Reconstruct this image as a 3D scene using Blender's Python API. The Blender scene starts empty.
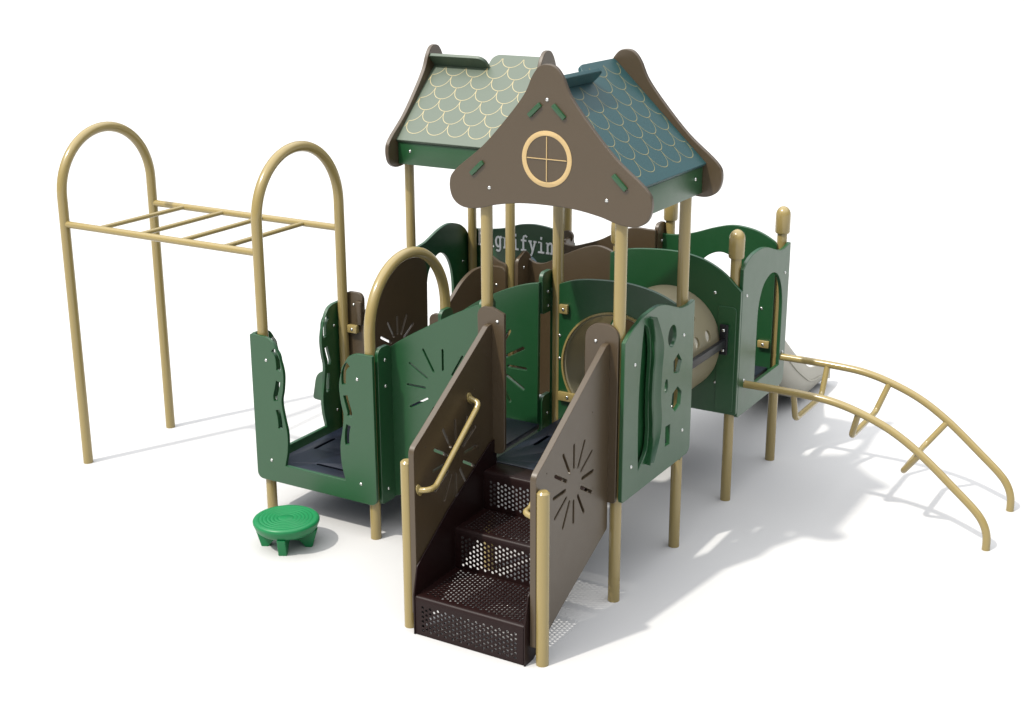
import bpy, bmesh, math, random
from mathutils import Vector, Matrix
random.seed(4)
scene = bpy.context.scene
col = scene.collection
PI = math.pi

# ------------------------------------------------------------------ materials
def mat(name, base, rough=.45, spec=.5, var=.06, grain=.0, grain_scale=300., metallic=0., coat=0., vscale=3.0, rvar=.04):
    m = bpy.data.materials.new(name); m.use_nodes = True
    nt = m.node_tree; n = nt.nodes; l = nt.links
    b = n['Principled BSDF']
    tc = n.new('ShaderNodeTexCoord')
    no = n.new('ShaderNodeTexNoise'); no.inputs['Scale'].default_value = vscale
    no.inputs['Detail'].default_value = 6; no.inputs['Roughness'].default_value = .65
    l.new(tc.outputs['Object'], no.inputs['Vector'])
    mx = n.new('ShaderNodeMix'); mx.data_type = 'RGBA'
    mx.inputs[6].default_value = tuple(c*(1-var) for c in base)+(1,)
    mx.inputs[7].default_value = tuple(min(1, c*(1+var)) for c in base)+(1,)
    l.new(no.outputs['Fac'], mx.inputs[0]); l.new(mx.outputs[2], b.inputs['Base Color'])
    b.inputs['Roughness'].default_value = rough
    b.inputs['Specular IOR Level'].default_value = spec
    b.inputs['Metallic'].default_value = metallic
    b.inputs['Coat Weight'].default_value = coat
    b.inputs['Coat Roughness'].default_value = .12
    mr = n.new('ShaderNodeMapRange'); mr.inputs[3].default_value = rough-rvar; mr.inputs[4].default_value = rough+rvar
    no2 = n.new('ShaderNodeTexNoise'); no2.inputs['Scale'].default_value = 11; no2.inputs['Detail'].default_value = 5
    l.new(tc.outputs['Object'], no2.inputs['Vector'])
    l.new(no2.outputs['Fac'], mr.inputs[0]); l.new(mr.outputs[0], b.inputs['Roughness'])
    if grain > 0:
        g = n.new('ShaderNodeTexNoise'); g.inputs['Scale'].default_value = grain_scale; g.inputs['Detail'].default_value = 2
        l.new(tc.outputs['Object'], g.inputs['Vector'])
        bp = n.new('ShaderNodeBump'); bp.inputs['Strength'].default_value = grain; bp.inputs['Distance'].default_value = .002
        l.new(g.outputs['Fac'], bp.inputs['Height']); l.new(bp.outputs['Normal'], b.inputs['Normal'])
    return m

GREEN = mat('green_plastic', (.006,.054,.015), .36, .82, .05, .15)
BROWN = mat('brown_plastic', (.054,.036,.017), .38, .72, .05, .15)
TAN   = mat('tan_paint', (.255,.195,.073), .22, .5, .008, coat=.2, vscale=1.2, rvar=.015)
RING  = mat('tan_plastic', (.44,.315,.15), .5, .4, .03)
ROOF  = mat('teal_roof_plastic', (.007,.046,.050), .45, .6, .05, .15)
SAGE_GLARE  = mat('sage_glare_roof_plastic', (.040,.066,.038), .48, .85, .05, .15)  # greener board; part of the sun glare is put into its pale base colour
LINE  = mat('cream_engraving', (.17,.155,.065), .5, .9, .03)
CREAM_SUNLIT = mat('sunlit_cream_engraving', (.34,.28,.13), .5, .9, .03)  # engraving copy with its colour brightened for the sunlit roof
STEP  = mat('dark_brown_vinyl_coating', (.010,.003,.0027), .42, .25, .08, .2)
DECK  = mat('charcoal_vinyl_coating', (.007,.010,.019), .40, .4, .08, .2)
BLACK = mat('black_steel', (.008,.008,.010), .4, .4, .08)
TUBE  = mat('beige_moulded_plastic', (.27,.245,.165), .40, .45, .04)
# moulded polyethylene lets some light through its wall
_nt = TUBE.node_tree; _tr = _nt.nodes.new('ShaderNodeBsdfTranslucent'); _tr.inputs[0].default_value = (.62,.55,.38,1)
_mx = _nt.nodes.new('ShaderNodeMixShader'); _mx.inputs[0].default_value = .38
_nt.links.new(_nt.nodes['Principled BSDF'].outputs[0], _mx.inputs[1]); _nt.links.new(_tr.outputs[0], _mx.inputs[2])
_nt.links.new(_mx.outputs[0], _nt.nodes['Material Output'].inputs[0])
SLIDE = mat('pale_beige_moulded_plastic', (.31,.295,.24), .4, .45, .04)
STOOL = mat('bright_green_rubber', (.004,.15,.046), .38, .4, .06, .2)
STEEL = mat('bolt_steel', (.62,.62,.60), .25, .5, .05, metallic=1.)
LETTER= mat('white_lettering', (.80,.82,.82), .5, .4, .03)
LENS  = mat('clear_lens_plastic', (.30,.40,.46), .12, .6, .03)
GROUND= mat('white_ground', (.45,.45,.449), .95, .05, .006)

# ------------------------------------------------------------------ helpers
ROOT = {}                       # name -> world location of the thing
def thing(name, label, cat, loc=(0,0,0), group=None):
    o = bpy.data.objects.new(name, None); col.objects.link(o)
    o.empty_display_size = .1
    o.location = loc; o['label'] = label; o['category'] = cat
    if group: o['group'] = group
    ROOT[o.name] = Vector(loc)
    return o

def finish(me, smooth=35):
    if smooth:
        me.shade_smooth()
        me.set_sharp_from_angle(angle=math.radians(smooth))

def obj(name, me, m, parent=None, smooth=35):
    if isinstance(me, bmesh.types.BMesh):
        b = me; bmesh.ops.recalc_face_normals(b, faces=b.faces[:])
        me = bpy.data.meshes.new(name); b.to_mesh(me); b.free()
    finish(me, smooth)
    if len(me.materials): me.materials.clear()
    for k in (m if isinstance(m, (list, tuple)) else [m]): me.materials.append(k)
    o = bpy.data.objects.new(name, me); col.objects.link(o)
    if parent:
        r = ROOT[parent.name]; me.transform(Matrix.Translation(-r))
        o.parent = parent; ROOT[o.name] = r
    return o

def frame(plane, pos, flip=False):
    if plane == 'x': U, V, O = Vector((0,1,0)), Vector((0,0,1)), Vector((pos,0,0))
    elif plane == 'y': U, V, O = Vector((1,0,0)), Vector((0,0,1)), Vector((0,pos,0))
    else: U, V, O = Vector((1,0,0)), Vector((0,1,0)), Vector((0,0,pos))
    N = U.cross(V)
    return Matrix(((U.x,V.x,N.x,O.x),(U.y,V.y,N.y,O.y),(U.z,V.z,N.z,O.z),(0,0,0,1)))

def sheet(outline, holes, th, M, bev=.004):
    """a flat board of thickness th with an outline and cut-through holes"""
    cu = bpy.data.curves.new('board', 'CURVE'); cu.dimensions = '2D'; cu.fill_mode = 'BOTH'
    cu.extrude = max(th/2-bev, .0005); cu.bevel_depth = bev; cu.bevel_resolution = 1
    for p in [outline]+list(holes):
        s = cu.splines.new('POLY'); s.points.add(len(p)-1); s.use_cyclic_u = True
        for i, q in enumerate(p): s.points[i].co = (q[0], q[1], 0, 1)
    o = bpy.data.objects.new('board', cu); col.objects.link(o)
    dg = bpy.context.evaluated_depsgraph_get()
    me = bpy.data.meshes.new_from_object(o.evaluated_get(dg))
    bpy.data.objects.remove(o); bpy.data.curves.remove(cu)
    b = bmesh.new(); b.from_mesh(me); bpy.data.meshes.remove(me)
    bmesh.ops.remove_doubles(b, verts=b.verts[:], dist=.0004)
    b.transform(M)
    return b

def spl(pts, n=8, closed=False):
    """Catmull-Rom through points"""
    P = [Vector(p) for p in pts]; out = []
    N = len(P); rng = range(N if closed else N-1)
    for i in rng:
        if closed: a, b, c, d = P[i-1], P[i], P[(i+1) % N], P[(i+2) % N]
        else: a, b, c, d = P[max(i-1,0)], P[i], P[i+1], P[min(i+2,N-1)]
        for k in range(n):
            t = k/n
            out.append(.5*((2*b)+(c-a)*t+(2*a-5*b+4*c-d)*t*t+(3*b-a-3*c+d)*t**3))
    if not closed: out.append(P[-1])
    return [tuple(v) for v in out]

def rpoly(pts, n=6):
    """polygon with rounded corners: (x, y, r)"""
    out = []; N = len(pts)
    for i in range(N):
        p = pts[i]; r = p[2] if len(p) > 2 else 0
        P = Vector(p[:2])
        if r <= 0: out.append(tuple(P)); continue
        A = (Vector(pts[i-1][:2])-P).normalized(); B = (Vector(pts[(i+1) % N][:2])-P).normalized()
        ang = A.angle(B)
        if abs(ang-PI) < .02: out.append(tuple(P)); continue
        t = r/math.tan(ang/2); c = P+(A+B).normalized()*(r/math.sin(ang/2))
        s, e = P+A*t-c, P+B*t-c
        a0 = math.atan2(s.y, s.x); a1 = math.atan2(e.y, e.x)
        da = (a1-a0+PI) % (2*PI)-PI
        for k in range(n+1):
            a = a0+da*k/n; out.append((c.x+r*math.cos(a), c.y+r*math.sin(a)))
    return out

def circle(cx, cy, r, n=24, ry=None, rot=0):
    ry = ry or r; o = []
    for i in range(n):
        a = 2*PI*i/n; x, y = r*math.cos(a), ry*math.sin(a)
        o.append((cx+x*math.cos(rot)-y*math.sin(rot), cy+x*math.sin(rot)+y*math.cos(rot)))
    return o

def slot(a, b, w):
    A, B = Vector(a), Vector(b); d = (B-A).normalized(); n = Vector((-d.y, d.x))*w/2
    o = []
    a0 = math.atan2(n.y, n.x)
    for k in range(5): t = a0+PI*k/4; o.append((A.x+w/2*math.cos(t), A.y+w/2*math.sin(t)))
    for k in range(5): t = a0+PI+PI*k/4; o.append((B.x+w/2*math.cos(t), B.y+w/2*math.sin(t)))
    return o

def band(path, w):
    """closed outline of a constant-width curved slot along path"""
    P = [Vector(p) for p in spl(path, 5)]; L = []; R = []
    for i, p in enumerate(P):
        d = (P[min(i+1,len(P)-1)]-P[max(i-1,0)]).normalized(); n = Vector((-d.y, d.x))*w/2
        L.append(tuple(p+n)); R.append(tuple(p-n))
    return L+R[::-1]

def burst(cx, cy, r0=.115, r1=.275, w=.026, n=12, off=0, sx=1.0):
    out = []
    for k in range(n):
        a = off+2*PI*k/n
        rr = r1*(1.0 if k % 3 else .93)
        out.append(slot((cx+sx*r0*math.cos(a), cy+r0*math.sin(a)), (cx+sx*rr*math.cos(a), cy+rr*math.sin(a)), w))
    return out

def add_box(b, lo, hi, bev=0):
    vs = [b.verts.new((x,y,z)) for x in (lo[0],hi[0]) for y in (lo[1],hi[1]) for z in (lo[2],hi[2])]
    F = [b.faces.new([vs[i] for i in f]) for f in ((0,1,3,2),(4,6,7,5),(0,4,5,1),(2,3,7,6),(0,2,6,4),(1,5,7,3))]
    if bev:
        es = list({e for f in F for e in f.edges})
        bmesh.ops.bevel(b, geom=es, offset=bev, segments=2, affect='EDGES', profile=.5)
def box(lo, hi, bev=.006):
    b = bmesh.new(); add_box(b, lo, hi, bev); return b

def add_tube(b, path, r, seg=20, r2=None):
    P = [Vector(p) for p in path]; N = len(P); rings = []
    T = [(P[min(i+1,N-1)]-P[max(i-1,0)]).normalized() for i in range(N)]
    ref = Vector((0,0,1)) if abs(T[0].z) < .9 else Vector((1,0,0))
    n = (ref-T[0]*ref.dot(T[0])).normalized()
    for i in range(N):
        n = (n-T[i]*n.dot(T[i])).normalized(); m = T[i].cross(n)
        # keep the section true in bends
        k = 1.0
        if 0 < i < N-1:
            c = (P[i]-P[i-1]).normalized().dot((P[i+1]-P[i]).normalized()); k = 1
        rings.append([b.verts.new(P[i]+r*k*(math.cos(2*PI*j/seg)*n+math.sin(2*PI*j/seg)*m)) for j in range(seg)])
    for i in range(N-1):
        for j in range(seg):
            b.faces.new((rings[i][j], rings[i][(j+1) % seg], rings[i+1][(j+1) % seg], rings[i+1][j]))
    b.faces.new(rings[0][::-1]); b.faces.new(rings[-1])
def tube(path, r, seg=20):
    b = bmesh.new(); add_tube(b, path, r, seg); return b

def fillet(path, r, n=7):
    P = [Vector(p) for p in path]; out = [P[0]]
    for i in range(1, len(P)-1):
        A = (P[i-1]-P[i]); B = (P[i+1]-P[i]); la, lb = A.length, B.length; A.normalize(); B.normalize()
        ang = A.angle(B)
        if ang > PI-.02: out.append(P[i]); continue
        t = min(r/math.tan(ang/2), la*.49, lb*.49); rr = t*math.tan(ang/2)
        c = P[i]+(A+B).normalized()*(rr/math.sin(ang/2))
        s = (P[i]+A*t-c); e = (P[i]+B*t-c); tot = s.angle(e)
        for k in range(n+1):
            f = k/n
            out.append(c+(s*math.sin((1-f)*tot)+e*math.sin(f*tot))/math.sin(tot))
    out.append(P[-1]); return out

def lathe(prof, cx, cy, seg=32):
    b = bmesh.new(); rings = []
    for r, z in prof:
        if r < 1e-5: rings.append([b.verts.new((cx,cy,z))])
        else: rings.append([b.verts.new((cx+r*math.cos(2*PI*j/seg), cy+r*math.sin(2*PI*j/seg), z)) for j in range(seg)])
    for A, B in zip(rings, rings[1:]):
        for j in range(seg):
            k = (j+1) % seg
            if len(A) == 1 and len(B) > 1: b.faces.new((A[0], B[j], B[k]))
            elif len(B) == 1 and len(A) > 1: b.faces.new((A[j], A[k], B[0]))
            elif len(A) > 1: b.faces.new((A[j], A[k], B[k], B[j]))
    return b

R = .041
def post(parent, x, y, top, name='post', z0=0.0):
    b = lathe([(0,z0),(R,z0),(R,top-.012),(R-.012,top),(0,top)], x, y, 28)
    return obj(name, b, TAN, parent)
def arch(parent, x, y0, y1, spring, name='arch_post'):
    rad = (y1-y0)/2; yc = (y0+y1)/2
    path = [(x,y0,0),(x,y0,.5),(x,y0,spring*.75),(x,y0,spring)]+[(x, yc-rad*math.cos(a), spring+rad*math.sin(a)) for a in [PI*k/32 for k in range(1,32)]]+[(x,y1,spring),(x,y1,spring*.75),(x,y1,.5),(x,y1,0)]
    return obj(name, tube(path, R, 28), TAN, parent)

# one bolt mesh, shared by every bolt
def bolt_mesh():
    b = lathe([(0,.008),(.006,.0075),(.010,.0055),(.0125,.002),(.013,0),(0,-.002)], 0, 0, 14)
    me = bpy.data.meshes.new('bolt'); bmesh.ops.recalc_face_normals(b, faces=b.faces[:]); b.to_mesh(me); b.free()
    me.shade_smooth(); me.materials.append(STEEL); return me
BOLT = bolt_mesh()
def bolt(parent, p, nrm):
    o = bpy.data.objects.new('bolt', BOLT); col.objects.link(o); o.parent = parent
    o.location = Vector(p)-ROOT[parent.name]
    o.rotation_euler = Vector((0,0,1)).rotation_difference(Vector(nrm)).to_euler()
    return o
def board(name, m, parent, plane, pos, outline, holes=(), th=.03, bolts=(), bside=1, bev=.004):
    """plane/pos is the centre plane; bolts are (u, v) on the face on the bside of the board's normal"""
    M = frame(plane, pos)
    o = obj(name, sheet(outline, holes, th, M, bev), m, parent, 20)
    N = M.col[2].xyz*bside
    for u, v in bolts: bolt(o, M @ Vector((u, v, 0))+N*th/2, N)
    return o

# ------------------------------------------------------------------ ground
b = bmesh.new(); s = 400
b.faces.new([b.verts.new(p) for p in ((-s,-s,0),(s,-s,0),(s,s,0),(-s,s,0))])
g = obj('ground', b, GROUND, None, 0); g['kind'] = 'structure'
g['label'] = 'plain white ground under the play structure'

# ------------------------------------------------------------------ stool
cx, cy = -2.50, -.435
t = thing('step_stool', 'low round bright green stepping stool on the ground before the gate', 'stool', (cx,cy,0))
prof = [(0,.125),(.16,.125),(.205,.13),(.228,.15),(.246,.195),(.247,.208),(.240,.219),(.226,.224)]
for k in range(6):
    r = .205-.028*k; prof += [(r,.2245),(r-.006,.2215),(r-.012,.2245)]
prof += [(0,.2252)]
obj('seat', lathe(prof, cx, cy, 64), STOOL, t, 50)
for k in range(4):
    a = math.radians(-62+90*k)
    pts = [(.0,.13),(.222,.13),(.185,.0),(.145,.0),(.10,.055),(.0,.065)]
    M = Matrix.Translation((cx,cy,0)) @ Matrix.Rotation(a,4,'Z') @ Matrix(((1,0,0,0),(0,0,-1,0),(0,1,0,0),(0,0,0,1)))
    obj('leg', sheet(pts, [], .062, M, .006), STOOL, t, 20)

# ------------------------------------------------------------------ overhead ladder
t = thing('overhead_ladder', 'tan tube overhead ladder hung between two tall arched posts', 'monkey bars', (-5.03,.5,0))
arch(t, -5.03, 0, 1, 2.31); arch(t, -3, 0, 1, 2.31)
for y in (0,1): obj('side_rail', tube([(-5.03,y,2.085),(-4,y,2.085),(-3,y,2.085)], .028), TAN, t)
for x in (-4.66,-4.22,-3.79,-3.36): obj('rung', tube([(x,0,2.085),(x,.5,2.085),(x,1,2.085)], .019, 16), TAN, t)

# ------------------------------------------------------------------ low entry platform
t = thing('entry_platform', 'low charcoal platform with wavy green gates, behind the round stool', 'platform', (-2.5,.5,0))
arch(t, -2, 0, 1, 1.60, 'handhold_arch')
def deck(parent, x0, x1, y0, y1, z, slots):
    hs = [slot((a,b_),(c,d),.035) for a,b_,c,d in slots]
    o = obj('deck', sheet(rpoly([(x0,y0,.03),(x1,y0,.03),(x1,y1,.03),(x0,y1,.03)]), hs, .012, frame('z', z-.006), .003), DECK, parent)
    b = bmesh.new()
    for lo, hi in (((x0+.004,y0+.004,z-.075),(x1-.004,y0+.016,z-.0125)),((x0+.004,y1-.016,z-.075),(x1-.004,y1-.004,z-.0125)),
                   ((x0+.004,y0+.018,z-.075),(x0+.016,y1-.018,z-.0125)),((x1-.016,y0+.018,z-.075),(x1-.004,y1-.018,z-.0125))): add_box(b, lo, hi)
    add_box(b, (x0+.018,y0+.018,z-.07),(x1-.018,y1-.018,z-.064))  # added plate that keeps the slots dark by hiding the lit ground below
    obj('deck_rim', b, DECK, o, 0)
    return o
deck(t, -2.955,-2.045,-.03,1.03,.43, [(-2.62,.12,-2.38,.12),(-2.62,.88,-2.38,.88),(-2.85,.38,-2.85,.62),(-2.15,.38,-2.15,.62),(-2.62,.5,-2.38,.5)])
arcs = [[(-2.145,1.375),(-2.185,1.33),(-2.195,1.24),(-2.19,1.21)],[(-2.185,1.13),(-2.17,1.07),(-2.15,1.0),(-2.155,.965)],[(-2.165,.90),(-2.18,.84),(-2.185,.77),(-2.18,.74)]]
def gate_outline(c, hw):
    right = spl([(c+.43,1.46),(c+.36,1.43),(c+.30,1.33),(c+.265,1.2),(c+.275,1.07),(c+.295,.97),(c+.28,.85),(c+.255,.72),(c+.26,.58),(c+.285,.47),(c+.29,.445)], 6)
    left = [(2*c-x, z) for x, z in right][::-1]
    return rpoly([(c-hw,.30,.05),(c+hw,.30,.05),(c+hw,1.465,.012)]+right+left+[(c-hw,1.465,.012)])
def gate_slots(c):
    S = [band([(c+x+2.5, z) for x, z in a], .046) for a in arcs]
    return S+[[(2*c-x, z) for x, z in s] for s in S]
bl = lambda c: [(c-.5,1.27),(c-.5,.47),(c+.5,1.27),(c+.5,.47)]
board('gate_panel', GREEN, t, 'y', -.058, gate_outline(-2.5,.565), gate_slots(-2.5), .03, [(-2.92,1.28),(-2.92,.47),(-2.07,1.27),(-2.07,.45)], 1)
board('gate_panel', GREEN, t, 'x', -3.058, gate_outline(.5,.54), gate_slots(.5), .03, [(.93,1.28),(.93,.55),(.08,1.27),(.08,.47)], 1)
# rounded handhold on the outer rear corner
board('handhold', GREEN, t, 'y', 1.05, rpoly([(-3.10,.80,.02),(-3.18,.83,.07),(-3.33,.80,.11),(-3.38,.56,.02),(-3.10,.54,.01)]), [], .03)

# ------------------------------------------------------------------ moulded transition walls
def tpoly(top, bottom):
    return list(top)+list(bottom)
def wall(parent, m, axis, line, inset, s0, s1, top, zb0, zb1, bc, tabs=('sheet','tabs'), th=.034, holes=True, ext=(.02,.05)):
    """a board set in from the post line; at each end it returns to the post, as a full sheet or as two ears"""
    p = line+inset; sg = 1 if inset > 0 else -1
    pl = 'y' if axis == 'x' else 'x'
    out = [(s0+.012,zb0),(s1-.012,zb1)]+spl(top, 6)[::-1]
    hs = burst(*bc) if holes else []
    w = board('wall_panel', m, parent, pl, p, out, hs, th)
    def ret(s, z0, z1, kind, end):
        lo, hi = sorted((line-sg*.0, p-sg*(th/2+.002)))
        o = rpoly([(lo,z0,.02),(hi,z0,.02),(hi,z1,.05),(lo,z1,.05)])
        pl2 = 'x' if axis == 'x' else 'y'
        nn = [((lo+hi)/2, z1-.10),((lo+hi)/2, z1-.30),((lo+hi)/2, z0+.10)] if z1-z0 > .5 else [((lo+hi)/2, (z0+z1)/2)]
        e = board('end_flange', m, w, pl2, s, o, [], .034)
        for u, v in nn:
            for sd in (1,-1):
                pp = Vector((s+sd*.017,u,v)) if axis == 'x' else Vector((u,s+sd*.017,v))
                bolt(w, pp, (sd,0,0) if axis == 'x' else (0,sd,0))
    for s, kind, zt, zb in ((s0,tabs[0],top[0][1]+ext[0],zb0),(s1,tabs[1],top[-1][1]+ext[1],zb1)):
        if kind == 'sheet': ret(s, zb-.01, zt, kind, s == s1)
        elif kind == 'tabs':
            ret(s, zt-.31, zt, kind, s == s1); ret(s, zb+.12, zb+.42, kind, s == s1)
    return w

def clamp(parent, lo, hi, nrm):
    o = obj('clamp', box(lo, hi, .006), TAN, parent)
    c = (Vector(lo)+Vector(hi))/2; d = Vector(nrm); half = (Vector(hi)-Vector(lo))/2
    bolt(o, c+Vector((d.x*half.x, d.y*half.y, d.z*half.z)), nrm)

t = thing('green_walkway', 'stepped walkway between green sunburst walls joining low platform to blue roofed tower', 'walkway', (-1.5,.5,0))
w = wall(t, GREEN, 'x', 0.0, .18, -1.945,-1.055, [(-1.945,1.47),(-1.8,1.565),(-1.6,1.68),(-1.4,1.79),(-1.2,1.885),(-1.055,1.935)], .30,.62, (-1.48,1.21,.16,.335,.022), ('sheet','tabs'), ext=(.03,.05))
w = wall(t, GREEN, 'x', 1.0, -.18, -1.945,-1.055, [(-1.945,1.45),(-1.8,1.56),(-1.6,1.70),(-1.4,1.81),(-1.2,1.89),(-1.055,1.925)], .30,.62, (-1.46,1.25,.15,.32,.030), ('tabs','tabs'), ext=(.13,.07))
clamp(t, (-1.10,.90,1.70),(-1.04,.955,1.76),(1,0,0))
obj('step', box((-1.96,.20,.60),(-1.5,.80,.64),.006), DECK, t)
obj('step', box((-1.5,.20,.80),(-1.04,.80,.838),.006), DECK, t)
obj('riser', box((-1.965,.20,.40),(-1.953,.80,.60),.003), DECK, t); obj('riser', box((-1.52,.20,.62),(-1.505,.80,.80),.003), DECK, t)

t = thing('brown_walkway', 'short walkway between brown sunburst walls behind the low tan arch', 'walkway', (-2.5,1.5,0))
wall(t, BROWN, 'y', -3.0, .19, 1.05,1.93, [(1.05,1.40),(1.15,1.46),(1.3,1.57),(1.5,1.69),(1.66,1.745),(1.82,1.72),(1.91,1.62),(1.93,1.52)], .30,.45, (1.47,1.0,.11,.27,.030), ('sheet','tabs'), ext=(.15,-.1))
wall(t, BROWN, 'y', -2.0, -.19, 1.05,1.93, [(1.05,1.36),(1.2,1.41),(1.36,1.51),(1.53,1.62),(1.69,1.675),(1.84,1.68),(1.93,1.66)], .30,.45, (1.47,1.0,.11,.27,.030), ('sheet','tabs'), ext=(.12,.02))
obj('flange_block', box((-2.88,1.0,1.29),(-2.82,1.03,1.49),.012), BROWN, t)
clamp(t, (-2.955,.985,1.22),(-2.86,1.03,1.285),(0,-1,0))
for y0, y1, z in ((1.04,1.5,.53),(1.5,1.97,.635)): obj('step', box((-2.80,y0,z-.04),(-2.20,y1,z),.006), DECK, t)

# ------------------------------------------------------------------ brown bridge
t = thing('brown_bridge', 'brown walled bridge linking the green roofed tower and the open platform at the back', 'bridge', (-1.5,2.5,0))
wall(t, BROWN, 'x', 2.0, .18, -1.945,-1.055, [(-1.945,1.73),(-1.85,1.685),(-1.75,1.70),(-1.6,1.78),(-1.4,1.87),(-1.25,1.90),(-1.1,1.85),(-1.055,1.80)], .50,.70, (-1.5,1.25,.1,.25,.026), ('sheet','tabs'), holes=False)
wall(t, BROWN, 'x', 3.0, -.18, -1.945,-1.055, [(-1.945,1.72),(-1.85,1.70),(-1.72,1.735),(-1.57,1.79),(-1.4,1.88),(-1.25,1.93),(-1.12,1.93),(-1.055,1.93)], .50,.70, (-1.5,1.25,.1,.25,.026), ('sheet','tabs'), holes=False)
# flange plates seen edge to edge at the corner post
board('corner_flange', BROWN, t, 'y', 1.952, rpoly([(-2.19,.5,.02),(-2.005,.5,.02),(-2.005,1.70,.03),(-2.08,1.72,.03),(-2.19,1.78,.02)]), [], .026, [(-2.09,1.63),(-2.09,1.38)], 1)
board('corner_flange', BROWN, t, 'x', -1.93, rpoly([(1.95,.5,.02),(2.20,.5,.02),(2.20,1.74,.06),(2.12,1.80,.05),(1.99,1.74,.05)]), [], .03, [(2.08,1.66)], 1)
board('flange_knob', BROWN, t, 'y', 2.955, circle(-1.97,1.745,.055,24), [], .03)
for x0, x1, z in ((-1.97,-1.5,.73),(-1.5,-1.03,.83)): obj('step', box((x0,2.21,z-.04),(x1,2.79,z),.006), DECK, t)

# ------------------------------------------------------------------ staircase
t = thing('entry_staircase', 'dark perforated steps between brown sunburst side panels, with tan handrails', 'stairs', (-.5,-.55,0))
def perforated(name, x0, x1, v0, v1, mx, mv, M, parent, p=.0335):
    holes = []; dx = p*.866; n = int((x1-x0-2*mx)/dx); x = (x0+x1)/2-n*dx/2
    for i in range(n+1):
        m = int((v1-v0-2*mv)/p); v = (v0+v1)/2-m*p/2+(p/2 if i % 2 else 0)
        for j in range(m+1-(i % 2)):
            holes.append(circle(x+i*dx, v+j*p, .0112, 8))
    return obj(name, sheet([(x0,v0),(x1,v0),(x1,v1),(x0,v1)], holes, .008, M, 0), STEP, parent, 0)
XA, XB = -.905,-.095
ys = [-1.075,-.585,-.215]; zs = [.272,.562,.843]
z0 = .004
for k in range(3):
    perforated('riser', XA, XB, z0+.006 if k else z0, zs[k]-.03, .045, .024 if k else .034, frame('y', ys[k]), t)
    z0 = zs[k]
    yn = ys[k+1] if k < 2 else -.03
    if k < 2: perforated('tread', XA, XB, ys[k]+.03, yn+.0, .045, .018, frame('z', zs[k]), t)
    else: obj('landing', box((XA,ys[k]+.03,zs[k]-.006),(XB,yn,zs[k]+.0),.002), STEP, t)
    # rounded nosing joins riser and tread
    b = bmesh.new(); pr = [(ys[k]-.004,zs[k]-.03),(ys[k]-.004,zs[k]-.012),(ys[k]+.002,zs[k]),(ys[k]+.012,zs[k]+.005),(ys[k]+.03,zs[k]+.005),(ys[k]+.03,zs[k]-.004),(ys[k]+.006,zs[k]-.012),(ys[k]+.004,zs[k]-.03)]
    A = [b.verts.new((XA,y,z)) for y, z in pr]; B = [b.verts.new((XB,y,z)) for y, z in pr]
    for i in range(len(pr)): b.faces.new((A[i],A[(i+1) % len(pr)],B[(i+1) % len(pr)],B[i]))
    b.faces.new(A); b.faces.new(B[::-1])
    obj('nosing', b, STEP, t, 50)
for x in (-.912,-.082):
    board('stringer', STEP, t, 'x', x, rpoly([(-1.085,.004),(-.98,.004),(-.05,.50),(-.04,1.03),(-.12,1.02,.03),(-.67,.72),(-1.04,.47,.03),(-1.085,.28,.03)]), [], .01, bev=.001)
SO = rpoly([(-1.03,.115,.01),(-.96,.125,.02),(-.065,.555,.01),(-.065,1.86,.02),(-.12,1.85,.05),(-.905,1.345,.07),(-1.03,1.27,.06)])
for x, bs in ((-.942,1),(-.052,1)):
    board('side_panel', BROWN, t, 'x', x, SO, burst(-.545,1.05,.115,.285,.030,12)+[circle(y, z, .008, 8) for y, z in ((-.90,1.25),(-.13,1.66),(-.30,1.46))], .042, [], bs)
for x in (-1.0,0.0):
    obj('newel_post', lathe([(0,0),(R,0),(R,1.165),(R-.012,1.178),(0,1.178)], x, -1.0, 28), TAN, t)
for sx, xw in ((1,-.921),(-1,-.073)):
    x = xw+sx*.075
    p = fillet([(xw+sx*.006,-.99,.985),(x,-.975,.995),(x,-.90,.995),(x,-.40,1.365),(x,-.37,1.40),(xw+sx*.006,-.37,1.42)], .06)
    h = obj('handrail', tube(p, .019, 16), TAN, t)
    for yy, zz in ((-.99,.985),(-.37,1.42)):
        lo, hi = sorted((xw+sx*.0, xw+sx*.010))
        obj('mount_plate', sheet(circle(yy, zz, .024, 24, .045, .5), [], hi-lo, frame('x', (lo+hi)/2), .002), TAN, h)
def bracket(x0, x1, zb, zt):
    return rpoly([(x0,zb,.04),(x1,zb,.02),(x1,zt-.03,.02),((x0+x1)/2+.02,zt+.02,.08),(x0,zt-.03,.07)])
board('mounting_panel', BROWN, t, 'y', -.056, rpoly([(-1.02,.93,.02),(-.83,.93,.05),(-.83,1.935,.012),(-.93,1.972,.04),(-1.035,1.968,.065)]), [], .026, [(-.88,1.88)], 1)
board('mounting_panel', BROWN, t, 'y', -.056, rpoly([(-.21,.75,.04),(.025,.75,.02),(.025,1.978,.085),(-.21,1.978,.105)]), [], .026, [(-.135,1.86)], 1)

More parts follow.
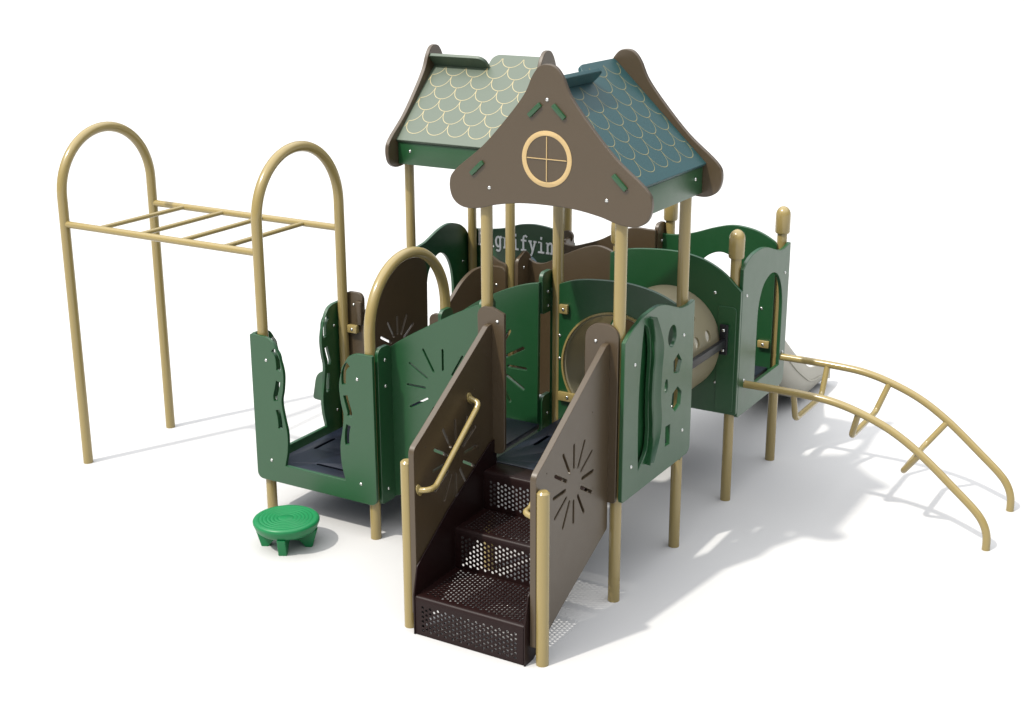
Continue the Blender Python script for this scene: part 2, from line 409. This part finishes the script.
# ------------------------------------------------------------------ roofed towers
SL, SH = .612, .575              # run and rise of a slope
def roof(parent, cx, cy, dz, turn, slab_mat):
    M = Matrix.Translation((cx,cy,dz)) @ Matrix.Rotation(turn,4,'Z')
    GY = .56
    gp = [(0,3.605),(.055,3.59),(.105,3.53),(.165,3.41),(.295,3.25),(.48,3.055),(.69,2.885),(.735,2.80),(.715,2.70),(.64,2.648),(.52,2.65),(.38,2.687),(.2,2.715),(0,2.722)]
    full = gp+[(-x,z) for x, z in gp[1:-1]][::-1]
    go = spl(full, 6, True)
    for s in (-1,1):
        F = Matrix(((1,0,0,0),(0,0,-1,s*GY),(0,1,0,0),(0,0,0,1)))
        g = obj('gable', sheet(go, [], .036, M @ F, .006), BROWN, parent, 20)
        # round porthole outline with thin glazing bars
        rg = sheet(circle(0,3.015,.180,48), [circle(0,3.015,.150,48)], .004, M @ Matrix(((1,0,0,0),(0,0,-1,s*(GY+.0195)),(0,1,0,0),(0,0,0,1))), .001)
        obj('porthole_ring', rg, RING, g)
        b = bmesh.new()
        add_box(b, (-.144,s*(GY+.0205)-.0035,3.0125),(.144,s*(GY+.0205)+.0035,3.0175)); add_box(b, (-.0025,s*(GY+.0205)-.003,2.872),(.0025,s*(GY+.0205)+.003,3.158))
        b.transform(M); obj('glazing_bar', b, RING, g, 0)
        for u, z in ((0,3.39),(.43,2.79),(-.43,2.79)): bolt(g, M @ Vector((u, s*(GY+.018), z)), M.to_3x3() @ Vector((0,s,0)))
    L = math.hypot(SL, SH)
    for s in (1,-1):
        # slab frame: a up the slope, b along the ridge
        E0 = Vector((s*.612,0,2.865)); A = Vector((-s*SL,0,SH)).normalized(); B = Vector((0,s,0)); N = A.cross(B)
        if N.z < 0: N = -N
        F = Matrix(((A.x,B.x,N.x,E0.x),(A.y,B.y,N.y,E0.y),(A.z,B.z,N.z,E0.z),(0,0,0,1)))
        hb = GY-.02; Lr = L
        o = rpoly([(0,-hb,0),(Lr-.02,-hb,0),(Lr-.02,-.005,.0),(Lr+.135,-.005,.07),(Lr+.135,hb,.02),(0,hb,0)])
        if s == -1 or True: o = o
        if F.to_3x3().determinant() < 0: pass
        bm_ = sheet(o, [], .03, Matrix.Identity(4), .004)
        for f in bm_.faces: f.material_index = 0
        # engraved fish-scale lines, thin ribbons on the upper face
        W, RS, zt, hw = .205, .128, .0158, .0027
        rows = 8
        for k in range(rows):
            a_top = .075+RS*(k+1)+.0
            for c in range(-4,5):
                bc = c*W+(W/2 if k % 2 else 0)
                prev = None
                for q in range(15):
                    th_ = PI*q/14
                    u, v = -math.cos(th_), math.sin(th_)
                    bb = bc+u*W/2; aa = a_top-v**.85*RS*1.0
                    nn = Vector((-v, u)); nn.normalize()
                    dn = Vector((math.sin(th_)*1.0, -math.cos(th_)))   # across the line in (a, b)
                    pa = (aa-dn.x*hw, bb+u*hw); pb = (aa+dn.x*hw, bb-u*hw)
                    lim = Lr-.022 if bb < -.005 else Lr+.122
                    ok = -hb+.012 < bb < hb-.012 and aa < lim
                    cur = (pa, pb) if ok else None
                    if prev and cur:
                        f = bm_.faces.new([bm_.verts.new((p_[0],p_[1],zt)) for p_ in (prev[0],cur[0],cur[1],prev[1])]); f.material_index = 1
                    prev = cur
        bm_.transform(M @ F)
        obj('roof_slab', bm_, [slab_mat, CREAM_SUNLIT if slab_mat is SAGE_GLARE else LINE], parent, 20)
        b = bmesh.new()
        lo = (min(s*.572,s*.600),-hb,2.665); hi = (max(s*.572,s*.600),hb,2.850)
        add_box(b, lo, hi, .004); b.transform(M)
        fb = obj('eave_board', b, GREEN, parent)
        for e in (-.42,.42): bolt(fb, M @ Vector((s*.600,e,2.78)), M.to_3x3() @ Vector((s,0,0)))
        # slab tenons poking through the gables
        for e in (-1,1):
            for ca, ln in ((.10,.125),(L-.145,.115)):
                b = bmesh.new(); add_box(b, (ca-ln/2, min(e*(hb+.001),e*(GY+.035)), -.042),(ca+ln/2, max(e*(hb+.001),e*(GY+.035)), -.012), .003)
                b.transform(M @ F); obj('tenon', b, GREEN, parent)

t = thing('roofed_tower', 'tower at the top of the stairs with brown porthole gable and shaded blue-green roof', 'playhouse tower', (-.5,.5,0), 'roofed towers of the play structure')
for x, y in ((-1,0),(0,0),(-1,1),(0,1)): post(t, x, y, 2.80)
roof(t, -.5, .5, 0, 0, ROOF)
deck(t, -.955,-.045,-.02,1.03,.845, [(-.7,.3,-.3,.3),(-.7,.7,-.3,.7),(-.85,.4,-.85,.6),(-.6,.12,-.4,.12)])
# activity panel on the side, wavy slot and shaped cut-outs
po = rpoly([(-.062,.760,.02),(1.045,.757,.06),(1.045,1.905,.012)]+spl([(1.015,1.896),(.931,1.888),(.82,1.895),(.735,1.918),(.65,1.948),(.55,1.98),(.45,2.0),(.36,2.0),(.219,1.985),(.12,1.955),(.033,1.925),(-.062,1.87)], 5))
cres = spl([(.215,1.935),(.30,1.87),(.335,1.7),(.32,1.5),(.32,1.3),(.33,1.15),(.30,1.0),(.17,.90)], 5)+spl([(.165,1.0),(.155,1.2),(.155,1.4),(.168,1.6),(.19,1.8)], 5)
def ngon(cx, cy, r, n, rot, sx=1): return [(cx+sx*r*math.cos(rot+2*PI*k/n), cy+r*math.sin(rot+2*PI*k/n)) for k in range(n)]
hl = [cres, circle(.675,1.73,.073,24,.082), ngon(.775,1.50,.08,5,PI/2-.2), circle(.60,1.39,.031,18,.052), ngon(.78,1.24,.095,6,.35), [(.605,.935),(.69,.93),(.69,1.085),(.605,1.09)]]
ap = board('activity_panel', GREEN, t, 'x', .062, po, hl, .03, [(.086,1.687),(.872,1.686),(.063,.977),(.898,.968)], 1)
board('backing_plate', GREEN, ap, 'x', .024, rpoly([(.06,.84,.03),(.46,.84,.03),(.46,1.95,.03),(.06,1.88,.03)]), [], .012, [(.235,1.66),(.235,1.10)], 1)
# wavy gutter
b = bmesh.new(); cl = spl([(.275,1.955),(.345,1.83),(.383,1.71),(.365,1.565),(.358,1.365),(.383,1.2),(.362,1.06),(.29,.915)], 7)
rows = []
for iq, (y, z) in enumerate(cl):
    row = []; tq = iq/(len(cl)-1); kq = min(1, .45+2.2*min(tq, 1-tq)); y += (1-kq)*.03
    for u, h in ((-.088,.040),(-.082,.050),(-.062,.034),(-.02,.018),(.02,.018),(.062,.034),(.082,.050),(.088,.040),(.07,.006),(-.07,.006)):
        row.append(b.verts.new((.077+h-.012,y+.012+u*kq*.76,z)))
    rows.append(row)
for A, B in zip(rows, rows[1:]):
    for i in range(10): b.faces.new((A[i],A[(i+1) % 10],B[(i+1) % 10],B[i]))
b.faces.new(rows[0][::-1]); b.faces.new(rows[-1])
obj('wavy_gutter', b, GREEN, ap, 40)
# wall with the tunnel mouth
def mouth(y, top, bot, bolts=(), bs=1):
    return board('tunnel_panel', GREEN, t, 'y', y, rpoly([(-1.045,bot,.02),(.035,bot,.02)]+spl(top, 6)[::-1]), [circle(-.5,1.30,.432,56)], .03, bolts, bs)
mouth(.955+.03, [(-1.045,1.85),(-.95,1.90),(-.8,1.945),(-.6,1.965),(-.4,1.965),(-.2,1.93),(-.05,1.87),(.035,1.81)], .70, [(-.965,1.5),(-.965,1.32),(-.04,1.5),(-.04,1.1)])
clamp(t, (-.955,.935,1.68),(-.885,.965,1.75),(0,-1,0)); clamp(t, (-.96,.935,1.0),(-.80,.965,1.07),(0,-1,0))

t = thing('roofed_tower', 'tower at the back left with sunlit pale green scale roof', 'playhouse tower', (-2.5,2.5,0), 'roofed towers of the play structure')
for x, y in ((-3,2),(-2,2),(-3,3),(-2,3)): post(t, x, y, 2.60)
roof(t, -2.5, 2.5, -.20, -PI/2, SAGE_GLARE)
deck(t, -2.955,-2.045,1.97,3.03,.64, [(-2.7,2.3,-2.3,2.3),(-2.7,2.7,-2.3,2.7)])
ao = rpoly([(3.03,.50,.03),(3.03,1.60,.02),(2.99,1.655,.02)]+spl([(2.95,1.70),(2.87,1.75),(2.766,1.783),(2.68,1.795),(2.599,1.79),(2.5,1.768),(2.385,1.728),(2.28,1.695),(2.15,1.68),(1.95,1.68)], 5)+[(1.95,.5)])
ah = spl([(2.70,.72),(2.74,.95),(2.748,1.156),(2.735,1.30),(2.704,1.404),(2.65,1.49),(2.58,1.545),(2.50,1.56),(2.41,1.515),(2.32,1.40),(2.29,1.2),(2.29,.95),(2.32,.72)], 5)
board('arch_panel', GREEN, t, 'x', -3.06, ao, [ah], .03, [(2.9,1.4),(2.9,.7)], 1)
mo = [(-3.04,.52),(-1.96,.52)]+spl([(-1.96,1.66),(-2.05,1.72),(-2.18,1.77),(-2.36,1.79),(-2.517,1.773),(-2.63,1.735),(-2.73,1.712),(-2.85,1.695),(-3.04,1.68)], 5)
mp = board('lettered_panel', GREEN, t, 'y', 3.06, mo, [circle(-2.45,1.36,.15,40)], .03, [], 1)
ln = board('lens', LENS, mp, 'y', 3.06, circle(-2.45,1.36,.149,40), [], .014)
# the word on it, slab-serif strokes
G = {'M':[[(.06,0),(.06,.66),(.3,.25),(.54,.66),(.54,0)],[(0,0),(.16,0)],[(.44,0),(.6,0)],[(0,.66),(.1,.66)],[(.5,.66),(.6,.66)]],
 'a':[[(.12,.40),(.25,.46),(.40,.42),(.44,.32),(.44,.0),(.56,0)],[(.44,.26),(.26,.27),(.11,.2),(.10,.08),(.22,-.01),(.36,.04),(.44,.12)]],
 'g':[[(.56,.44),(.44,.44),(.44,-.06),(.36,-.17),(.22,-.19),(.12,-.16)],[(.44,.24),(.40,.40),(.26,.46),(.12,.40),(.06,.24),(.12,.08),(.26,.01),(.40,.08),(.44,.24)]],
 'n':[[(.02,.44),(.12,.44),(.12,0)],[(.12,.30),(.22,.42),(.34,.46),(.46,.40),(.48,.28),(.48,0)],[(.02,0),(.22,0)],[(.38,0),(.58,0)]],
 'i':[[(.10,.44),(.30,.44),(.30,0)],[(.08,0),(.52,0)],[(.29,.60),(.31,.67)]],
 'f':[[(.52,.62),(.42,.67),(.30,.64),(.24,.54),(.24,0)],[(.08,.44),(.46,.44)],[(.08,0),(.44,0)]],
 'y':[[(.08,.44),(.30,.02)],[(.52,.44),(.26,-.10),(.18,-.19),(.06,-.19)],[(.0,.44),(.18,.44)],[(.42,.44),(.6,.44)]]}
FS = .205
for k, ch in enumerate('Magnifying'):
    b = bmesh.new(); x0 = -2.962+k*.09
    for st in G[ch]:
        pts = spl(st, 3) if len(st) > 5 else st
        P = [Vector((x0+.006+p[0]*FS*.60, 1.545+p[1]*FS)) for p in pts]
        hw = .0085; prev = None
        for i, p in enumerate(P):
            d = (P[min(i+1,len(P)-1)]-P[max(i-1,0)]).normalized(); n = Vector((-d.y,d.x))*hw
            e = d*(-hw*.6 if i == 0 else hw*.6 if i == len(P)-1 else 0)
            yy = 3.039-.0004*random.random()
            cur = (b.verts.new((p.x+e.x+n.x,yy,p.y+e.y+n.y)), b.verts.new((p.x+e.x-n.x,yy,p.y+e.y-n.y)))
            if prev: b.faces.new((prev[0],cur[0],cur[1],prev[1]))
            prev = cur
    r = bmesh.ops.extrude_face_region(b, geom=b.faces[:])
    bmesh.ops.translate(b, verts=[v for v in r['geom'] if isinstance(v, bmesh.types.BMVert)], vec=(0,.006,0))
    obj('letter', b, LETTER, mp, 0)

# ------------------------------------------------------------------ crawl tunnel
t = thing('crawl_tunnel', 'beige crawl tube with round peepholes between two green panels', 'tunnel', (-.5,1.5,.86))
def shell(r0, r1, y0, y1, cx, cz, seg=64):
    b = bmesh.new(); Q = []
    for r, y in ((r1,y0),(r1,y1),(r0,y1),(r0,y0)):
        Q.append([b.verts.new((cx+r*math.cos(2*PI*j/seg), y, cz+r*math.sin(2*PI*j/seg))) for j in range(seg)])
    for k in range(4):
        for j in range(seg):
            b.faces.new((Q[k][j],Q[k][(j+1) % seg],Q[(k+1) % 4][(j+1) % seg],Q[(k+1) % 4][j]))
    bmesh.ops.recalc_face_normals(b, faces=b.faces[:]); return b
def cut(bm_, cutters):
    me = bpy.data.meshes.new('a'); bm_.to_mesh(me); bm_.free(); o = bpy.data.objects.new('a', me); col.objects.link(o); tmp = []
    cb = bmesh.new()
    for P, d, r in cutters:
        q = Matrix.Translation(P) @ Vector((0,0,1)).rotation_difference(Vector(d)).to_matrix().to_4x4()
        bmesh.ops.create_cone(cb, cap_ends=True, segments=24, radius1=r, radius2=r, depth=.2, matrix=q)
    cm = bpy.data.meshes.new('c'); cb.to_mesh(cm); cb.free(); co = bpy.data.objects.new('c', cm); col.objects.link(co)
    md = o.modifiers.new('b','BOOLEAN'); md.object = co; md.operation = 'DIFFERENCE'; md.solver = 'EXACT'
    out = bpy.data.meshes.new_from_object(o.evaluated_get(bpy.context.evaluated_depsgraph_get()))
    bpy.data.objects.remove(o); bpy.data.objects.remove(co); return out
cuts = []
for sgn in (1,-1):
    for yy, zz in ((1.30,1.43),(1.51,1.43),(1.72,1.43),(1.40,1.60),(1.62,1.60)):
        dz = (zz-1.30)/.43; dx = math.sqrt(1-dz*dz)
        cuts.append((Vector((-.5+sgn*.43*dx,yy,zz)), (sgn*dx,0,dz), .046))
tb = obj('tube_body', cut(shell(.412,.43,.972,1.935,-.5,1.30), cuts), TUBE, t, 40)
obj('mouth_ring', shell(.428,.442,.952,.970,-.5,1.30), TAN, t)
obj('brace', box((-.045,1.02,1.31),(-.010,1.90,1.372),.004), BLACK, t)
obj('brace_plate', box((-.065,1.885,1.245),(.0,1.908,1.485),.004), BLACK, t)
for z in (1.44,1.28): bolt(t, (-.033,1.885,z), (0,-1,0))

# ------------------------------------------------------------------ open platform at the back right
t = thing('open_platform', 'roofless platform with rounded tan post caps and grey-green arched opening panel', 'platform', (-.5,2.5,0))
for x, y in ((-1,2),(0,2),(-1,3),(0,3)):
    p = post(t, x, y, 2.06)
    cp = [(R+.002,1.99),(.055,1.993),(.061,2.005),(.061,2.12)]+[(.061*math.cos(a),2.14+.075*math.sin(a)) for a in [PI/2*k/8 for k in range(9)]]
    obj('post_cap', lathe([(0,1.99)]+cp[:-1]+[(0,2.215)], x, y, 28), TAN, p)
deck(t, -.955,-.045,1.97,3.03,.845, [(-.7,2.3,-.3,2.3),(-.7,2.7,-.3,2.7),(-.13,2.38,-.13,2.62)])
board('tunnel_panel', GREEN, t, 'y', 1.938, rpoly([(-1.03,.755,.02),(.078,.755,.02)]+spl([(-1.03,1.925),(-.9,1.965),(-.78,1.985),(-.6,2.0),(-.44,2.0),(-.3,1.98),(-.187,1.945),(-.06,1.873),(.078,1.75)], 6)[::-1]), [circle(-.5,1.30,.412,56)], .03, [(-.13,1.72),(-.10,1.0)], 1)
board('cover_plate', GREEN, t, 'y', 1.9185, rpoly([(-.09,.78,.01),(.052,.78,.02),(.052,1.62,.03),(-.09,1.62,.01)]), [], .009)
ro = rpoly([(1.975,.72,.02),(3.0,.72,.07),(3.0,1.925,.012)]+spl([(2.93,1.908),(2.85,1.898),(2.75,1.905),(2.62,1.94),(2.47,1.985),(2.34,2.005),(2.199,2.0),(2.10,1.98),(2.03,1.95),(1.975,1.91)], 5))
rh = [(2.31,.90),(2.88,.90)]+spl([(2.88,1.25),(2.875,1.45),(2.83,1.60),(2.74,1.71),(2.62,1.755),(2.50,1.74),(2.39,1.67),(2.32,1.52),(2.31,1.3)], 5)
board('arch_panel', GREEN, t, 'x', .062, ro, [rh], .03, [(2.06,1.69),(2.90,1.69),(2.08,1.0),(2.94,1.0)], 1)
so = [(-1.045,.70),(-.022,.70)]+spl([(-.022,1.90),(-.05,1.93),(-.16,1.985),(-.28,2.015),(-.42,2.02),(-.58,1.98),(-.75,1.92),(-.9,1.885),(-1.045,1.88)], 5)
sh = [(-.78,.86),(-.24,.86)]+spl([(-.22,1.2),(-.23,1.45),(-.28,1.62),(-.37,1.74),(-.5,1.79),(-.63,1.74),(-.73,1.62),(-.78,1.45),(-.79,1.2)], 5)
board('slide_panel', GREEN, t, 'y', 3.0-.055, so, [sh], .03, [(-.12,1.35),(-.12,1.60),(-.9,1.35)], 1)
clamp(t, (-.13,2.895,1.02),(-.03,2.925,1.08),(0,-1,0))

# ------------------------------------------------------------------ arch climber
t = thing('arch_climber', 'curved tan ladder climber arching from the open platform down to the ground at right', 'climber', (1.1,2.5,0))
prf = [(.04,.962),(.30,.962),(.55,.958),(.78,.943),(1.0,.892),(1.25,.795),(1.49,.645),(1.76,.425),(1.915,.292),(1.985,.205),(2.02,.11),(2.026,0)]
C2 = spl(prf, 6)
for y in (2.10,2.92): obj('side_rail', tube([(x,y,z) for x, z in C2], .030, 20), TAN, t)
def on_rail(x):
    for (a, za), (c, zc) in zip(C2, C2[1:]):
        if a <= x <= c and c > a:
            f = (x-a)/(c-a); d = Vector((c-a, zc-za)).normalized(); return Vector((x, za+f*(zc-za))), Vector((d.y, -d.x))
for x in (.48,1.00,1.485):
    p, n = on_rail(x); q = p+n*.25; 
    path = fillet([(p.x,2.10,p.y),(q.x,2.20,q.y),(q.x,2.82,q.y),(p.x,2.92,p.y)], .07)
    obj('rung', tube(path, .024, 16), TAN, t)

# ------------------------------------------------------------------ slide
t = thing('slide', 'pale beige plastic slide curving down behind the open platform', 'slide', (-.5,4,0))
YS = [3.0,3.2,3.4,3.6,3.82,4.0,4.15,4.37,4.55,4.7,4.85,5.0]
def ip(tab, y):
    for (a, u), (c, v) in zip(tab, tab[1:]):
        if a <= y <= c: return u+(v-u)*(y-a)/(c-a)
    return tab[-1][1]
topz = spl([(3.0,1.16),(3.3,1.10),(3.6,.97),(3.85,.80),(4.15,.59),(4.37,.46),(4.55,.365),(4.7,.325),(4.85,.31),(5.0,.285),(5.22,.19)], 6)
bedz = spl([(3.0,.862),(3.2,.855),(3.45,.78),(3.75,.58),(4.05,.36),(4.35,.19),(4.6,.155),(4.8,.155),(5.0,.15),(5.22,.12)], 6)
b = bmesh.new(); rows = []
for i in range(61):
    y = 3.0+2.2*i/60; zt, zb = ip(topz, y), ip(bedz, y)
    sec = [(-.30,zt-.015),(-.295,zt),(-.275,zt),(-.262,zt-.02),(-.245,zb+.10),(-.215,zb+.03),(-.16,zb),(0,zb-.008),(.16,zb),(.215,zb+.03),(.245,zb+.10),(.262,zt-.02),(.275,zt),(.295,zt),(.30,zt-.015),(.30,zt-.14),(.285,zb-.05),(.22,zb-.09),(0,zb-.09),(-.22,zb-.09),(-.285,zb-.05),(-.30,zt-.14)]
    rows.append([b.verts.new((-.5+u,y,max(z,.05))) for u, z in sec])
for A, B in zip(rows, rows[1:]):
    for i in range(len(A)): b.faces.new((A[i],A[(i+1) % len(A)],B[(i+1) % len(A)],B[i]))
b.faces.new(rows[0]); b.faces.new(rows[-1][::-1])
obj('slide_bed', b, SLIDE, t, 60)
b = bmesh.new(); P = [(-.199,y,ip(topz,y)-.135) for y in [3.05+.06*k for k in range(36)]]; add_tube(b, P, .010, 8)
obj('side_rib', b, SLIDE, t)
obj('exit_foot', box((-.58,4.72,0),(-.42,4.86,.085),.008), SLIDE, t)

# ------------------------------------------------------------------ light
EL = math.radians(54.5); AZ = math.atan2(.41,.91)      # light travels towards (+x, +y)
d = Vector((math.sin(AZ)*math.cos(EL), math.cos(AZ)*math.cos(EL), -math.sin(EL)))
sl = bpy.data.lights.new('sun', 'SUN'); sl.energy = 2.6; sl.angle = math.radians(1.8); sl.color = (1.0,.955,.87)
so_ = bpy.data.objects.new('sun', sl); col.objects.link(so_); so_.rotation_euler = Vector((0,0,-1)).rotation_difference(d).to_euler()
w = bpy.data.worlds.new('World'); scene.world = w; w.use_nodes = True
nt = w.node_tree; bg = nt.nodes['Background']
sky = nt.nodes.new('ShaderNodeTexSky'); sky.sky_type = 'NISHITA'; sky.sun_disc = False
sky.sun_elevation = EL; sky.sun_rotation = AZ+PI; sky.air_density = 1.0; sky.dust_density = 2.5; sky.ozone_density = .6
hs = nt.nodes.new('ShaderNodeHueSaturation'); hs.inputs['Saturation'].default_value = .95
nt.links.new(sky.outputs[0], hs.inputs['Color']); nt.links.new(hs.outputs[0], bg.inputs[0]); bg.inputs[1].default_value = .05
# overhead fill added on top of the sky to lift ground shadows, no real source
tc = nt.nodes.new('ShaderNodeTexCoord'); sx = nt.nodes.new('ShaderNodeSeparateXYZ'); mr = nt.nodes.new('ShaderNodeMapRange')
mr.interpolation_type = 'SMOOTHSTEP'; mr.inputs[1].default_value = .30; mr.inputs[2].default_value = .85; mr.inputs[4].default_value = 1.75
nt.links.new(tc.outputs['Generated'], sx.inputs[0]); nt.links.new(sx.outputs['Z'], mr.inputs[0])
b2 = nt.nodes.new('ShaderNodeBackground'); b2.inputs[0].default_value = (1,.995,.985,1); nt.links.new(mr.outputs[0], b2.inputs[1])
ad = nt.nodes.new('ShaderNodeAddShader'); nt.links.new(bg.outputs[0], ad.inputs[0]); nt.links.new(b2.outputs[0], ad.inputs[1])
nt.links.new(ad.outputs[0], nt.nodes['World Output'].inputs[0])

# ------------------------------------------------------------------ camera
cam = bpy.data.cameras.new('camera'); co = bpy.data.objects.new('camera', cam); col.objects.link(co)
f, yaw, pitch, roll, X, Y, Z, pcx, pcy = (1.415619,-0.529250,-0.305831,-0.001270,3.854256,-7.903864,4.553122,0.047456,-0.044812)
fw = Vector((math.sin(yaw)*math.cos(pitch), math.cos(yaw)*math.cos(pitch), math.sin(pitch)))
r = Vector((math.cos(yaw), -math.sin(yaw), 0)); u = r.cross(fw)
c, s = math.cos(roll), math.sin(roll); r, u = c*r+s*u, -s*r+c*u
co.matrix_world = Matrix(((r.x,u.x,-fw.x,X),(r.y,u.y,-fw.y,Y),(r.z,u.z,-fw.z,Z),(0,0,0,1)))
cam.sensor_width = 36; cam.lens = 36*f*1000/1024; cam.clip_end = 2000
cam.shift_x = -pcx*100/1024; cam.shift_y = pcy*100/1024
scene.camera = co

vs = scene.view_settings; scene.display_settings.display_device = 'sRGB'
vs.view_transform = 'Standard'; vs.look = 'None'; vs.exposure = .55; vs.gamma = 1; vs.use_curve_mapping = False
scene.cycles.max_bounces = 8
